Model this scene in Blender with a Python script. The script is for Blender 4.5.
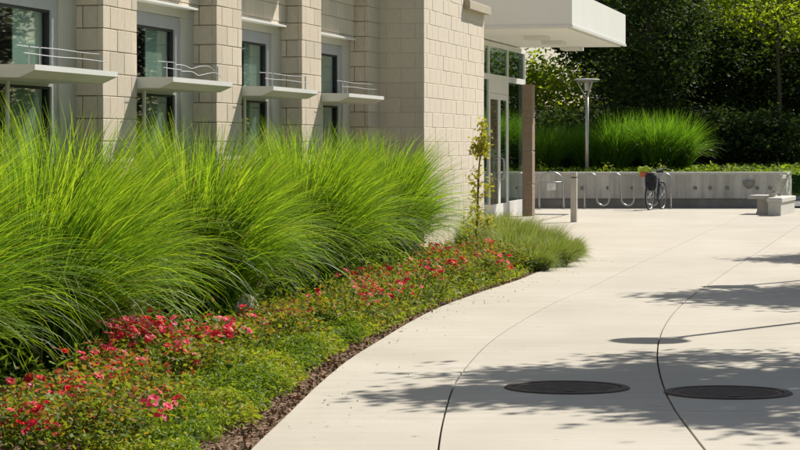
import bpy, math, random
import numpy as np
from mathutils import Vector, Matrix

random.seed(7)
rng = np.random.default_rng(11)
scene = bpy.context.scene
for o in list(bpy.data.objects):
    bpy.data.objects.remove(o)
col = scene.collection

# ------------------------------------------------------------------ camera
F, HZ, CH = 2400.0, 144.0, 1.6          # focal length and horizon in photo pixels (800 wide), eye height
cam_d = bpy.data.cameras.new('camera')
cam = bpy.data.objects.new('camera', cam_d); col.objects.link(cam)
cam.location = (0, 0, CH); cam.rotation_euler = (math.pi / 2, 0, 0)
cam_d.sensor_width = 36; cam_d.lens = F / 800 * 36
cam_d.shift_y = -(225 - HZ) / 800
cam_d.clip_start = 0.1; cam_d.clip_end = 3000
scene.camera = cam

# ------------------------------------------------------------------ sky, sun, exposure
SUN_AZ = (0.62, 0.785); SUN_EL = math.radians(42)
world = bpy.data.worlds.new('World'); scene.world = world; world.use_nodes = True
wn = world.node_tree.nodes; wl = world.node_tree.links; wn.clear()
sky = wn.new('ShaderNodeTexSky'); sky.sky_type = 'NISHITA'; sky.sun_disc = False
sky.sun_elevation = SUN_EL; sky.sun_rotation = math.atan2(SUN_AZ[0], SUN_AZ[1])
sky.air_density = 1.0; sky.dust_density = 1.3; sky.ozone_density = 1.0
bg = wn.new('ShaderNodeBackground'); bg.inputs['Strength'].default_value = 0.072
wo = wn.new('ShaderNodeOutputWorld')
wl.new(sky.outputs[0], bg.inputs[0]); wl.new(bg.outputs[0], wo.inputs[0])
sun_d = bpy.data.lights.new('sun', 'SUN'); sun_d.energy = 5.0; sun_d.angle = math.radians(0.55)
sun_d.color = (1.0, 0.945, 0.85)
sun = bpy.data.objects.new('sun', sun_d); col.objects.link(sun)
ld = Vector((-SUN_AZ[0] * math.cos(SUN_EL), -SUN_AZ[1] * math.cos(SUN_EL), -math.sin(SUN_EL)))
sun.rotation_euler = ld.to_track_quat('-Z', 'Y').to_euler(); sun.location = (20, 25, 30)
scene.view_settings.view_transform = 'Standard'; scene.view_settings.look = 'None'
scene.view_settings.exposure = 0.42; scene.view_settings.gamma = 1.0
scene.view_settings.use_curve_mapping = False
scene.cycles.use_denoising = True
scene.cycles.max_bounces = 8; scene.cycles.transparent_max_bounces = 8

# ------------------------------------------------------------------ helpers
def tag(o, label=None, cat=None, group=None, kind=None):
    if label: o['label'] = label
    if cat: o['category'] = cat
    if group: o['group'] = group
    if kind: o['kind'] = kind
    return o

def empty(name, loc=(0, 0, 0), rz=0.0, parent=None):
    o = bpy.data.objects.new(name, None); col.objects.link(o)
    o.location = loc; o.rotation_euler = (0, 0, rz); o.empty_display_size = 0.2
    if parent: o.parent = parent
    return o

def link(name, me, parent=None, loc=None, rot=None):
    o = bpy.data.objects.new(name, me); col.objects.link(o)
    if parent: o.parent = parent
    if loc is not None: o.location = loc
    if rot is not None: o.rotation_euler = rot
    return o

def copy_tree(o, parent=None):
    c = o.copy(); col.objects.link(c); c.parent = parent
    for ch in o.children:
        copy_tree(ch, c)
    return c

class MB:
    """collects verts and faces for one mesh"""
    def __init__(s): s.v = []; s.f = []
    def add(s, vs, fs):
        n = len(s.v); s.v += [tuple(p) for p in vs]; s.f += [tuple(i + n for i in f) for f in fs]; return s
    def box(s, x0, x1, y0, y1, z0, z1):
        return s.add([(x0, y0, z0), (x1, y0, z0), (x1, y1, z0), (x0, y1, z0), (x0, y0, z1), (x1, y0, z1), (x1, y1, z1), (x0, y1, z1)],
                     [(0, 3, 2, 1), (4, 5, 6, 7), (0, 1, 5, 4), (1, 2, 6, 5), (2, 3, 7, 6), (3, 0, 4, 7)])
    def cbox(s, x0, x1, y0, y1, z0, z1, c=0.01):
        # box with chamfered vertical edges and top rim
        ring = [(x0 + c, y0), (x1 - c, y0), (x1, y0 + c), (x1, y1 - c), (x1 - c, y1), (x0 + c, y1), (x0, y1 - c), (x0, y0 + c)]
        inn = [(min(max(x, x0 + c), x1 - c), min(max(y, y0 + c), y1 - c)) for x, y in ring]
        v = [(x, y, z0) for x, y in ring] + [(x, y, z1 - c) for x, y in ring] + [(x, y, z1) for x, y in inn]
        f = [tuple(range(7, -1, -1))]
        for k in range(2):
            for i in range(8):
                j = (i + 1) % 8; f.append((k * 8 + i, k * 8 + j, k * 8 + 8 + j, k * 8 + 8 + i))
        f.append(tuple(range(16, 24)))
        return s.add(v, f)
    def prism(s, poly, axis, a0, a1):
        """poly of 2D points extruded along axis ('x','y','z')"""
        def P(p, a):
            return {'x': (a, p[0], p[1]), 'y': (p[0], a, p[1]), 'z': (p[0], p[1], a)}[axis]
        n = len(poly)
        v = [P(p, a0) for p in poly] + [P(p, a1) for p in poly]
        f = [tuple(range(n - 1, -1, -1)), tuple(range(n, 2 * n))]
        for i in range(n):
            j = (i + 1) % n; f.append((i, j, n + j, n + i))
        return s.add(v, f)
    def tube(s, pts, r, seg=8, closed=False, caps=True):
        pts = [Vector(p) for p in pts]; n = len(pts)
        rr = r if isinstance(r, (list, tuple)) else [r] * n
        vs = []; up = Vector((0, 0, 1)); prev = None
        for i, p in enumerate(pts):
            if closed: t = pts[(i + 1) % n] - pts[i - 1]
            else: t = pts[min(i + 1, n - 1)] - pts[max(i - 1, 0)]
            t.normalize()
            if prev is None:
                a = t.cross(up)
                if a.length < 1e-3: a = t.cross(Vector((1, 0, 0)))
            else:
                a = prev - t * prev.dot(t)
            a.normalize(); prev = a; b = t.cross(a)
            for k in range(seg):
                w = 2 * math.pi * k / seg
                vs.append(p + a * math.cos(w) * rr[i] + b * math.sin(w) * rr[i])
        fs = []
        m = n if closed else n - 1
        for i in range(m):
            for k in range(seg):
                i2 = (i + 1) % n; k2 = (k + 1) % seg
                fs.append((i * seg + k, i * seg + k2, i2 * seg + k2, i2 * seg + k))
        if caps and not closed:
            fs.append(tuple(range(seg - 1, -1, -1))); fs.append(tuple((n - 1) * seg + k for k in range(seg)))
        return s.add(vs, fs)
    def lathe(s, prof, c=(0, 0, 0), seg=28):
        """profile of (radius, z); closed with fans where the radius is zero"""
        vs = []; fs = []; rows = []
        for r, z in prof:
            if r < 1e-6:
                rows.append([len(vs)]); vs.append((c[0], c[1], c[2] + z))
            else:
                rows.append(list(range(len(vs), len(vs) + seg)))
                vs += [(c[0] + r * math.cos(2 * math.pi * k / seg), c[1] + r * math.sin(2 * math.pi * k / seg), c[2] + z) for k in range(seg)]
        for a, b in zip(rows, rows[1:]):
            for k in range(seg):
                k2 = (k + 1) % seg
                if len(a) == 1 and len(b) == 1: continue
                if len(a) == 1: fs.append((a[0], b[k2], b[k]))
                elif len(b) == 1: fs.append((a[k], a[k2], b[0]))
                else: fs.append((a[k], a[k2], b[k2], b[k]))
        return s.add(vs, fs)
    def mesh(s, name, m, smooth=False):
        me = bpy.data.meshes.new(name); me.from_pydata(s.v, [], s.f); me.update()
        import bmesh
        bm = bmesh.new(); bm.from_mesh(me); bmesh.ops.recalc_face_normals(bm, faces=bm.faces); bm.to_mesh(me); bm.free()
        if m: me.materials.append(m)
        if smooth:
            for p in me.polygons: p.use_smooth = True
        return me
    def build(s, name, m, parent=None, smooth=False, loc=None, rot=None):
        return link(name, s.mesh(name, m, smooth), parent, loc, rot)

def fast_mesh(name, V, Q, m, tint=None, smooth=False):
    """V (n,3) and quads Q (k,4) straight from numpy"""
    me = bpy.data.meshes.new(name)
    V = np.ascontiguousarray(V, dtype=np.float32); Q = np.ascontiguousarray(Q, dtype=np.int32)
    me.vertices.add(len(V)); me.vertices.foreach_set('co', V.ravel())
    k, c = Q.shape
    me.loops.add(k * c); me.loops.foreach_set('vertex_index', Q.ravel())
    me.polygons.add(k); me.polygons.foreach_set('loop_start', np.arange(0, k * c, c, dtype=np.int32))
    try: me.polygons.foreach_set('loop_total', np.full(k, c, dtype=np.int32))
    except Exception: pass
    if smooth: me.polygons.foreach_set('use_smooth', np.ones(k, dtype=bool))
    if tint is not None:
        a = me.attributes.new('tint', 'FLOAT', 'FACE'); a.data.foreach_set('value', np.ascontiguousarray(tint, dtype=np.float32))
    me.update(calc_edges=True); me.validate()
    if m: me.materials.append(m)
    return me

# ------------------------------------------------------------------ materials
def new_mat(name):
    m = bpy.data.materials.new(name); m.use_nodes = True
    nt = m.node_tree; nt.nodes.clear()
    out = nt.nodes.new('ShaderNodeOutputMaterial')
    return m, nt, out

def N(nt, typ, **kw):
    n = nt.nodes.new(typ)
    for k, v in kw.items(): setattr(n, k, v)
    return n

def ramp(nt, fac, stops):
    r = nt.nodes.new('ShaderNodeValToRGB'); e = r.color_ramp.elements
    e[0].position, e[0].color = stops[0][0], (*stops[0][1], 1)
    e[1].position, e[1].color = stops[-1][0], (*stops[-1][1], 1)
    for p, c in stops[1:-1]:
        x = e.new(p); x.color = (*c, 1)
    nt.links.new(fac, r.inputs[0]); return r.outputs[0]

def mix_col(nt, fac, a, b, mode='MIX'):
    n = nt.nodes.new('ShaderNodeMix'); n.data_type = 'RGBA'; n.blend_type = mode
    for sock, v in ((n.inputs[0], fac), (n.inputs[6], a), (n.inputs[7], b)):
        if hasattr(v, 'is_output'): nt.links.new(v, sock)
        elif isinstance(v, tuple): sock.default_value = (*v, 1)
        else: sock.default_value = v
    return n.outputs[2]

def noise(nt, scale, detail=4, rough=0.6, coord='Object', stretch=None, out=0):
    tc = N(nt, 'ShaderNodeTexCoord'); src = tc.outputs[coord]
    if stretch:
        mp = N(nt, 'ShaderNodeMapping'); mp.inputs['Scale'].default_value = stretch
        nt.links.new(src, mp.inputs[0]); src = mp.outputs[0]
    n = N(nt, 'ShaderNodeTexNoise'); n.inputs['Scale'].default_value = scale
    n.inputs['Detail'].default_value = detail; n.inputs['Roughness'].default_value = rough
    nt.links.new(src, n.inputs['Vector']); return n.outputs[out]

def surf(name, lo, hi, scale=6, rough=0.8, bump=0.2, bscale=60, detail=6, metal=0.0, stretch=None, rand=0.0, coord='Object', big=None, spec=0.4):
    """mottled surface: noise between two colours, fine bump, optional per-object tint and large stains"""
    m, nt, out = new_mat(name)
    p = N(nt, 'ShaderNodeBsdfPrincipled')
    c = ramp(nt, noise(nt, scale, detail, stretch=stretch, coord=coord), [(0.3, lo), (0.7, hi)])
    if big:
        s = ramp(nt, noise(nt, big[0], 3, coord=coord), [(0.42, (1, 1, 1)), (0.75, big[1])])
        c = mix_col(nt, 1.0, c, s, 'MULTIPLY')
    if rand:
        oi = N(nt, 'ShaderNodeObjectInfo')
        t = ramp(nt, oi.outputs['Random'], [(0.0, (1 - rand, 1 - rand * 1.05, 1 - rand * 1.2)), (0.5, (1, 0.985, 0.95)), (1.0, (1 - rand * .25, 1 - rand * .5, 1 - rand * .75))])
        c = mix_col(nt, 1.0, c, t, 'MULTIPLY')
    nt.links.new(c, p.inputs['Base Color'])
    p.inputs['Roughness'].default_value = rough; p.inputs['Metallic'].default_value = metal
    p.inputs['Specular IOR Level'].default_value = spec
    if bump:
        b = N(nt, 'ShaderNodeBump'); b.inputs['Strength'].default_value = bump; b.inputs['Distance'].default_value = 0.01
        nt.links.new(noise(nt, bscale, 5, coord=coord), b.inputs['Height']); nt.links.new(b.outputs[0], p.inputs['Normal'])
    nt.links.new(p.outputs[0], out.inputs[0]); return m

def foliage(name, cols, trans=0.45, tcol=None, rough=0.45, spec=0.35):
    """leaf: tint attribute picks the leaf's own colour, part of the light passes through"""
    m, nt, out = new_mat(name)
    at = N(nt, 'ShaderNodeAttribute'); at.attribute_name = 'tint'
    k = len(cols)
    c = ramp(nt, at.outputs['Fac'], [(i / (k - 1), cc) for i, cc in enumerate(cols)])
    p = N(nt, 'ShaderNodeBsdfPrincipled'); p.inputs['Roughness'].default_value = rough
    p.inputs['Specular IOR Level'].default_value = spec
    nt.links.new(c, p.inputs['Base Color'])
    t = N(nt, 'ShaderNodeBsdfTranslucent')
    nt.links.new(mix_col(nt, 1.0, c, tcol or (1.6, 1.6, 0.9), 'MULTIPLY'), t.inputs[0])
    mx = N(nt, 'ShaderNodeMixShader'); mx.inputs[0].default_value = trans
    nt.links.new(p.outputs[0], mx.inputs[1]); nt.links.new(t.outputs[0], mx.inputs[2])
    nt.links.new(mx.outputs[0], out.inputs[0]); return m

M = {}
M['block'] = surf('split_face_block', (.635, .55, .45), (.735, .65, .55), 16, .9, .5, 120, rand=.15, spec=.2)
M['block_fine'] = surf('ground_face_block', (.69, .61, .515), (.76, .68, .585), 16, .9, .35, 120, rand=.09, spec=.2)
M['mortar'] = surf('mortar', (.42, .355, .28), (.50, .425, .34), 20, .95, .3, 90)
M['mortar_pale'] = surf('pale_mortar', (.57, .495, .40), (.64, .56, .46), 20, .95, .3, 90)
M['stone'] = surf('pier_stone', (.23, .165, .115), (.30, .225, .165), 12, .85, .4, 80)
M['coping'] = surf('coping_stone', (.42, .36, .27), (.5, .43, .33), 12, .8, .2, 80)
M['panel'] = surf('beige_painted_metal', (.50, .47, .40), (.54, .51, .44), 3, .5, 0.05, 40)
M['white_metal'] = surf('white_painted_metal', (.72, .71, .68), (.78, .77, .74), 2.5, .45, .04, 30)
M['canopy'] = surf('white_canopy_panel', (.84, .82, .77), (.88, .86, .82), 1.5, .5, .03, 30)
M['frame'] = surf('grey_aluminium', (.42, .43, .44), (.48, .49, .50), 5, .38, .02, 40, metal=.35)
M['black'] = surf('black_rubber', (.012, .012, .012), (.02, .02, .02), 20, .6, .05, 60)
M['steel'] = surf('galvanised_steel', (.34, .35, .36), (.45, .46, .47), 30, .38, .05, 90, metal=.7)
M['pole'] = surf('weathered_aluminium_pole', (.36, .36, .34), (.46, .46, .44), 20, .45, .04, 60, metal=.5)
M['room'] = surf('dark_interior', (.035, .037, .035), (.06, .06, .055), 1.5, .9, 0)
M['pane_reflection'] = surf('grey_green_reflection', (.52, .57, .52), (.58, .63, .58), 2, .9, 0)  # tone of the pale reflection painted behind the panes
M['iron'] = surf('rusty_cast_iron', (.06, .044, .032), (.11, .075, .052), 9, .75, .3, 70, spec=.3)
M['bark'] = surf('bark', (.06, .045, .03), (.14, .11, .08), 8, .95, .8, 30, stretch=(1, 1, .2))
M['stem'] = surf('brown_stem', (.10, .075, .04), (.2, .15, .08), 10, .9, .3, 40)
M['mulch'] = surf('bark_mulch_soil', (.075, .042, .022), (.22, .13, .07), 30, .98, 1.0, 45)
M['chip'] = surf('bark_chip', (.14, .08, .042), (.38, .24, .14), 9, .95, .4, 60)
M['lawn_soil'] = surf('lawn_base', (.05, .10, .012), (.10, .18, .025), 3, .95, .6, 40)
M['asphalt'] = surf('asphalt', (.17, .16, .17), (.22, .21, .22), 30, .9, .4, 150)
M['kerb'] = surf('kerb_concrete', (.52, .50, .45), (.62, .60, .54), 8, .9, .2, 60)
M['base_gap'] = surf('joint_sealant', (.035, .032, .025), (.09, .08, .06), 8, .9, .2, 60)
M['boulder'] = surf('pale_boulder', (.24, .22, .16), (.46, .43, .34), 7, .9, .8, 25)
M['benchstone'] = surf('cast_stone_bench', (.46, .43, .38), (.58, .55, .49), 9, .8, .3, 60)

def concrete(name, lo, hi, big, broom):
    m, nt, out = new_mat(name)
    p = N(nt, 'ShaderNodeBsdfPrincipled'); p.inputs['Roughness'].default_value = .88
    p.inputs['Specular IOR Level'].default_value = .25
    c = ramp(nt, noise(nt, .9, 7, .62), [(0.3, lo), (0.72, hi)])
    s = ramp(nt, noise(nt, .23, 5, .6), [(0.38, big), (0.62, (1, 1, 1))])
    c = mix_col(nt, 1.0, c, s, 'MULTIPLY')
    g = ramp(nt, noise(nt, 55, 3, .7), [(0.25, (.90, .90, .89)), (0.6, (1, 1, 1))])
    c = mix_col(nt, 1.0, c, g, 'MULTIPLY')
    # broom strokes across the walk
    st = ramp(nt, noise(nt, 2.2, 5, .65, stretch=(.22, 3.2, 1)), [(0.35, (.925, .92, .91)), (0.65, (1.0, 1.0, 1.0))])
    c = mix_col(nt, broom, c, st, 'MULTIPLY')
    # a few drips and spots
    sp = ramp(nt, noise(nt, 5.5, 2, .5), [(0.24, (.80, .78, .74)), (0.30, (1, 1, 1))])
    c = mix_col(nt, 1.0, c, sp, 'MULTIPLY')
    oi = N(nt, 'ShaderNodeObjectInfo')      # pours differ a little in tone
    c = mix_col(nt, 1.0, c, ramp(nt, oi.outputs['Random'], [(0, (.955, .955, .96)), (1, (1.0, .995, .985))]), 'MULTIPLY')
    nt.links.new(c, p.inputs['Base Color'])
    b = N(nt, 'ShaderNodeBump'); b.inputs['Strength'].default_value = .25; b.inputs['Distance'].default_value = .004
    nt.links.new(noise(nt, 90, 4), b.inputs['Height']); nt.links.new(b.outputs[0], p.inputs['Normal'])
    nt.links.new(p.outputs[0], out.inputs[0]); return m
M['concrete'] = concrete('broom_finished_concrete', (.49, .452, .382), (.565, .526, .452), (.90, .89, .87), 1.0)

def wall_concrete():
    m, nt, out = new_mat('cast_concrete_wall')
    p = N(nt, 'ShaderNodeBsdfPrincipled'); p.inputs['Roughness'].default_value = .85
    c = ramp(nt, noise(nt, 2.2, 8, .7), [(0.3, (.52, .50, .455)), (0.7, (.68, .66, .60))])
    s = ramp(nt, noise(nt, 1.2, 6, .7, stretch=(3.0, 1, .25)), [(0.35, (.62, .60, .57)), (0.6, (1, 1, 1))])
    c = mix_col(nt, 1.0, c, s, 'MULTIPLY')
    nt.links.new(c, p.inputs['Base Color'])
    b = N(nt, 'ShaderNodeBump'); b.inputs['Strength'].default_value = .3; b.inputs['Distance'].default_value = .01
    nt.links.new(noise(nt, 40, 5), b.inputs['Height']); nt.links.new(b.outputs[0], p.inputs['Normal'])
    nt.links.new(p.outputs[0], out.inputs[0]); return m
M['wall'] = wall_concrete()
M['wall_base'] = surf('dark_concrete', (.20, .19, .17), (.30, .285, .26), 3, .9, .3, 40)  # darker grey, used on the wall foot, tie holes and half bowl

def glass():
    m, nt, out = new_mat('tinted_window_glass')
    tr = N(nt, 'ShaderNodeBsdfTransparent'); tr.inputs[0].default_value = (.80, .87, .84, 1)
    gl = N(nt, 'ShaderNodeBsdfGlossy'); gl.inputs['Roughness'].default_value = .015
    gl.inputs['Color'].default_value = (.80, .86, .84, 1)
    lw = N(nt, 'ShaderNodeLayerWeight'); lw.inputs[0].default_value = .5      # Schlick's law on a thin pane, the same from both sides
    pw = N(nt, 'ShaderNodeMath', operation='POWER'); nt.links.new(lw.outputs['Facing'], pw.inputs[0]); pw.inputs[1].default_value = 4.0
    fr = N(nt, 'ShaderNodeMath', operation='MULTIPLY_ADD'); nt.links.new(pw.outputs[0], fr.inputs[0]); fr.inputs[1].default_value = .82; fr.inputs[2].default_value = .08
    b = N(nt, 'ShaderNodeBump'); b.inputs['Strength'].default_value = .06; b.inputs['Distance'].default_value = .02
    nt.links.new(noise(nt, .9, 2), b.inputs['Height']); nt.links.new(b.outputs[0], gl.inputs['Normal'])
    mx = N(nt, 'ShaderNodeMixShader')
    nt.links.new(fr.outputs[0], mx.inputs[0]); nt.links.new(tr.outputs[0], mx.inputs[1]); nt.links.new(gl.outputs[0], mx.inputs[2])
    nt.links.new(mx.outputs[0], out.inputs[0]); return m
M['glass'] = glass()

M['blade'] = foliage('maiden_grass_blade', [(.030, .080, .010), (.082, .185, .014), (.165, .30, .020), (.27, .385, .032), (.34, .28, .12)], .46, (1.7, 1.6, .7), .5, .25)
M['blade_shade'] = foliage('far_grass_blade', [(.035, .095, .012), (.07, .17, .015), (.13, .25, .018), (.19, .31, .03)], .5, (1.7, 1.7, .8), .4, .3)
M['mound'] = foliage('fountain_grass_blade', [(.10, .15, .03), (.15, .21, .04), (.21, .26, .06), (.30, .30, .12)], .45, (1.5, 1.45, .9), .45, .3)
M['cover'] = foliage('ground_cover_leaf', [(.070, .135, .014), (.145, .235, .02), (.235, .32, .03), (.33, .35, .05), (.32, .19, .05)], .42, (1.5, 1.4, .7), .6, .15)
M['rose_leaf'] = foliage('rose_leaf', [(.055, .10, .014), (.12, .19, .02), (.22, .28, .03), (.30, .20, .04), (.32, .085, .04)], .42, (1.5, 1.3, .7), .6, .15)
M['petal'] = foliage('rose_petal', [(.52, .018, .028), (.72, .032, .050), (.84, .055, .085), (.90, .12, .20), (.92, .26, .37)], .35, (1.2, 1.0, 1.0), .55, .2)
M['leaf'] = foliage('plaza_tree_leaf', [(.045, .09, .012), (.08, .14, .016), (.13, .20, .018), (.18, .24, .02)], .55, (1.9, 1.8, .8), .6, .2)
M['leaf_sun'] = foliage('sun_brightened_leaf', [(.07, .11, .012), (.13, .19, .016), (.20, .27, .02), (.27, .32, .03)], .6, (1.9, 1.8, .7), .6, .15)  # sunlight painted in as brighter leaf greens
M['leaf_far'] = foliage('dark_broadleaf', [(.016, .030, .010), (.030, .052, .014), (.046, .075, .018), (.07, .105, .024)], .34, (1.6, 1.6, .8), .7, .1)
M['needle'] = foliage('conifer_needles', [(.016, .026, .014), (.024, .038, .020), (.036, .054, .026), (.052, .074, .034)], .18, (1.3, 1.4, .8), .6, .2)
M['sapling_leaf'] = foliage('sapling_leaf', [(.20, .24, .03), (.30, .32, .04), (.40, .38, .05), (.42, .34, .10)], .45, (1.5, 1.4, .8), .6, .1)
M['lawn'] = foliage('lawn_blade', [(.05, .11, .012), (.08, .16, .018), (.12, .20, .025)], .45)

# ------------------------------------------------------------------ curves of the plaza, X as a function of Y
def curve(pts):
    ys = [p[0] for p in pts]; xs = [p[1] for p in pts]
    ysn = np.array(ys); xsn = np.array(xs); mm = np.gradient(xsn, ysn)
    def f(y):
        y = min(max(y, ys[0]), ys[-1]); i = min(int(np.searchsorted(ysn, y, 'right')) - 1, len(ys) - 2); i = max(i, 0)
        h = ys[i + 1] - ys[i]; t = (y - ys[i]) / h
        return ((2*t**3 - 3*t*t + 1) * xs[i] + (t**3 - 2*t*t + t) * h * mm[i] + (-2*t**3 + 3*t*t) * xs[i + 1] + (t**3 - t*t) * h * mm[i + 1])
    return f
EDGE = curve([(2, -1.10), (6, -1.02), (9, -.93), (12.55, -.784), (14.0, -.68), (16.07, -.536), (17.9, -.372), (19.6, -.163), (21.6, .09), (23.56, .39), (25.9, .865), (28.4, 1.42), (30.7, 1.86), (32.8, 2.43)])
J1 = curve([(2, .12), (8, .14), (12.55, .199), (13.43, .229), (14.71, .288), (16.07, .368), (17.6, .513), (19.4, .727), (21.6, 1.08), (24.6, 1.64), (26.7, 2.11), (29.8, 2.73), (33, 3.38), (37.3, 4.27), (42.2, 5.27), (52.2, 7.33), (56, 8.1), (60, 8.9)])
J2 = curve([(2, 1.55), (8, 1.56), (12.55, 1.595), (13.43, 1.62), (14.71, 1.667), (16.6, 1.8), (18.2, 1.95), (20.1, 2.18), (22.5, 2.55), (24.9, 3.0), (26.85, 3.41), (31.7, 4.45), (36.2, 5.45), (43.6, 7.05), (52, 8.9), (60, 10.6)])
RIGHT = curve([(2, 3.2), (8, 3.3), (14, 3.55), (20, 4.25), (28, 5.55), (36, 6.9), (44, 8.3), (52, 9.7), (60, 11.0)])
BED_BACK = curve([(32.8, 2.43), (33.6, 2.47), (35, 2.36), (37, 2.02), (39, 1.72), (41.5, 1.50), (44, 1.40)])

# ------------------------------------------------------------------ the ground
g = MB(); g.add([(-500, -60, -.16), (500, -60, -.16), (500, 1200, -.16), (-500, 1200, -.16)], [(0, 1, 2, 3)])
tag(g.build('ground', M['lawn_soil']), kind='structure')
plaza = empty('plaza_pavement'); tag(plaza, kind='structure')
sub = MB(); rowp = []
ysub = [2, 6, 10, 14, 18, 22, 26, 30, 32.7]
for y in ysub: rowp.append((EDGE(y) - .0, RIGHT(y), y))
for y in (33.2, 36, 40, 44): rowp.append((BED_BACK(y), RIGHT(y), y))
for y in (44.05, 50, 60): rowp.append((-1.0, RIGHT(y), y))
vs = []; fs = []
for a, b, y in rowp: vs += [(a + .02, y, -.035), (b - .02, y, -.035)]
for i in range(len(rowp) - 1): fs.append((2*i, 2*i + 1, 2*i + 3, 2*i + 2))
sub.add(vs, fs); sub.build('joint_filler', M['base_gap'], plaza)

def slab(xl, xr, y0, y1, n=14):
    """concrete slab lofted between two curves, with a tooled edge"""
    ys = np.linspace(y0, y1, n); v = []; f = []
    for i, y in enumerate(ys):
        a, b = xl(y), xr(y)
        yy = y
        v += [(a, yy, -.10), (a, yy, -.003), (a + .003, yy, 0), (b - .003, yy, 0), (b, yy, -.003), (b, yy, -.10)]
    for i in range(n - 1):
        for k in range(5):
            f.append((6*i + k, 6*i + k + 1, 6*i + 6 + k + 1, 6*i + 6 + k))
    f.append((0, 1, 2, 3, 4, 5)); f.append(tuple(6*(n-1) + k for k in (5, 4, 3, 2, 1, 0)))
    mb = MB().add(v, f); mb.build('slab', M['concrete'], plaza)
GAP = .0055
off = lambda fn, d: (lambda y: fn(y) + d)
def left_edge(y): return EDGE(y) if y <= 32.8 else (BED_BACK(y) if y < 44 else -1.0)
slab(EDGE, off(J1, -GAP), 2, 32.79, 60)
slab(lambda y: BED_BACK(y), off(J1, -GAP), 32.8, 44.0, 24)
slab(lambda y: -1.0, off(J1, -GAP), 44.0, 60.0, 8)
YC = 14.42
slab(off(J1, GAP), off(J2, -GAP), 2, YC, 24)
slab(off(J1, GAP), off(J2, -GAP), YC + .012, 60, 60)
slab(off(J2, GAP), RIGHT, 2, YC - .05, 24)
slab(off(J2, GAP), RIGHT, YC - .038, 60, 60)

# planting bed soil, a little crowned
bed = MB(); v = []; f = []; ny = 46; nx = 12
ysb = np.linspace(2, 44, ny)
for y in ysb:
    r = left_edge(y) - .012 if y <= 43.9 else 1.4
    l = -7.35 + .2083 * y
    for k in range(nx):
        t = k / (nx - 1); x = r + (l - r) * t
        v.append((x, y, -.03 + .10 * math.sin(min(t * 2.2, 1.57)) + .02 * math.sin(x * 5 + y * 3)))
for i in range(ny - 1):
    for k in range(nx - 1): f.append((i*nx + k, i*nx + k + 1, (i+1)*nx + k + 1, (i+1)*nx + k))
tag(bed.add(v, f).build('planting_bed_soil', M['mulch'], smooth=True), kind='structure')

# ------------------------------------------------------------------ the building (local x = out of the facade, local y = along it)
TH = math.atan(.2083); OB = (0.33, 32.8)
nv = (math.cos(TH), -math.sin(TH)); uv = (math.sin(TH), math.cos(TH))
def ub(px, a):
    """distance along the facade at which photo column px meets the plane a metres out"""
    k = (px - 400) / F
    ax, ay = OB[0] + a * nv[0], OB[1] + a * nv[1]
    return (k * ay - ax) / (uv[0] - k * uv[1])
bld = empty('masonry_building', (OB[0], OB[1], 0), -TH)
tag(bld, 'cream concrete block building with tall windows, white sun shelves and glazed entrance under a canopy', 'building')
AP = -.63
PB = ub(103, AP); PITCH = (ub(302, AP) - PB) / 2; PW = ub(137, AP) - PB
CO = .2032                                   # course height
ZTOP = 7.2
blocks_left = [300]
_bm = {}
def block_mesh(l, h, kind, depth=.05):
    key = (round(l, 3), round(h, 3), kind)
    if key not in _bm:
        c = .004
        mb = MB()
        # x outward, y along, z up, origin at the lower back corner of the near end
        v = [(0, 0, 0), (0, l, 0), (0, l, h), (0, 0, h), (depth - c, 0, 0), (depth - c, l, 0), (depth - c, l, h), (depth - c, 0, h),
             (depth, c, c), (depth, l - c, c), (depth, l - c, h - c), (depth, c, h - c)]
        q = [(4, 5, 9, 8), (5, 6, 10, 9), (6, 7, 11, 10), (7, 4, 8, 11), (8, 9, 10, 11), (0, 1, 5, 4), (1, 2, 6, 5), (2, 3, 7, 6), (3, 0, 4, 7)]
        mb.add(v, q); _bm[key] = mb.mesh('block', M[kind])
    return _bm[key]

def masonry(parent, origin, rz, length, z0, z1, seen, kind='block', bond=.4064, phase=0, gap=.007):
    """blocks in running bond on a vertical face: origin is the near end of the face; local x of the face is its normal.
    seen(t, z) says whether a block shows large in the photograph; the others are joined."""
    rest = MB(); Rm = Matrix.Rotation(rz, 3, 'Z')
    k0 = int(math.floor(z0 / CO + 1e-6)); k1 = int(math.ceil(z1 / CO - 1e-6))
    for k in range(k0, k1):
        za = max(z0, k * CO) + gap / 2; zb = min(z1, (k + 1) * CO) - gap / 2
        if zb - za < .02: continue
        t = -bond / 2 * ((k + phase) % 2)
        while t < length - 1e-4:
            a = max(t, 0) + (gap / 2 if t > 0 else 0); b = min(t + bond, length) - (gap / 2 if t + bond < length else 0)
            t += bond
            if b - a < .015: continue
            me = block_mesh(b - a, zb - za, kind)
            j = random.uniform(-.002, .002)
            p = Vector(origin) + Rm @ Vector((j, a, 0)); p.z = za
            if seen((a + b) / 2, (za + zb) / 2) and blocks_left[0] > 0:
                blocks_left[0] -= 1
                link('block', me, parent, p, (0, 0, rz))
            else:
                rest.add([(Rm @ Vector(q.co)) + p for q in me.vertices], [tuple(pp.vertices) for pp in me.polygons])
    if rest.v:
        o = rest.build('block_courses', M[kind], parent); o['kind'] = 'stuff'
BD = .05
never = lambda t, z: False
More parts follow.
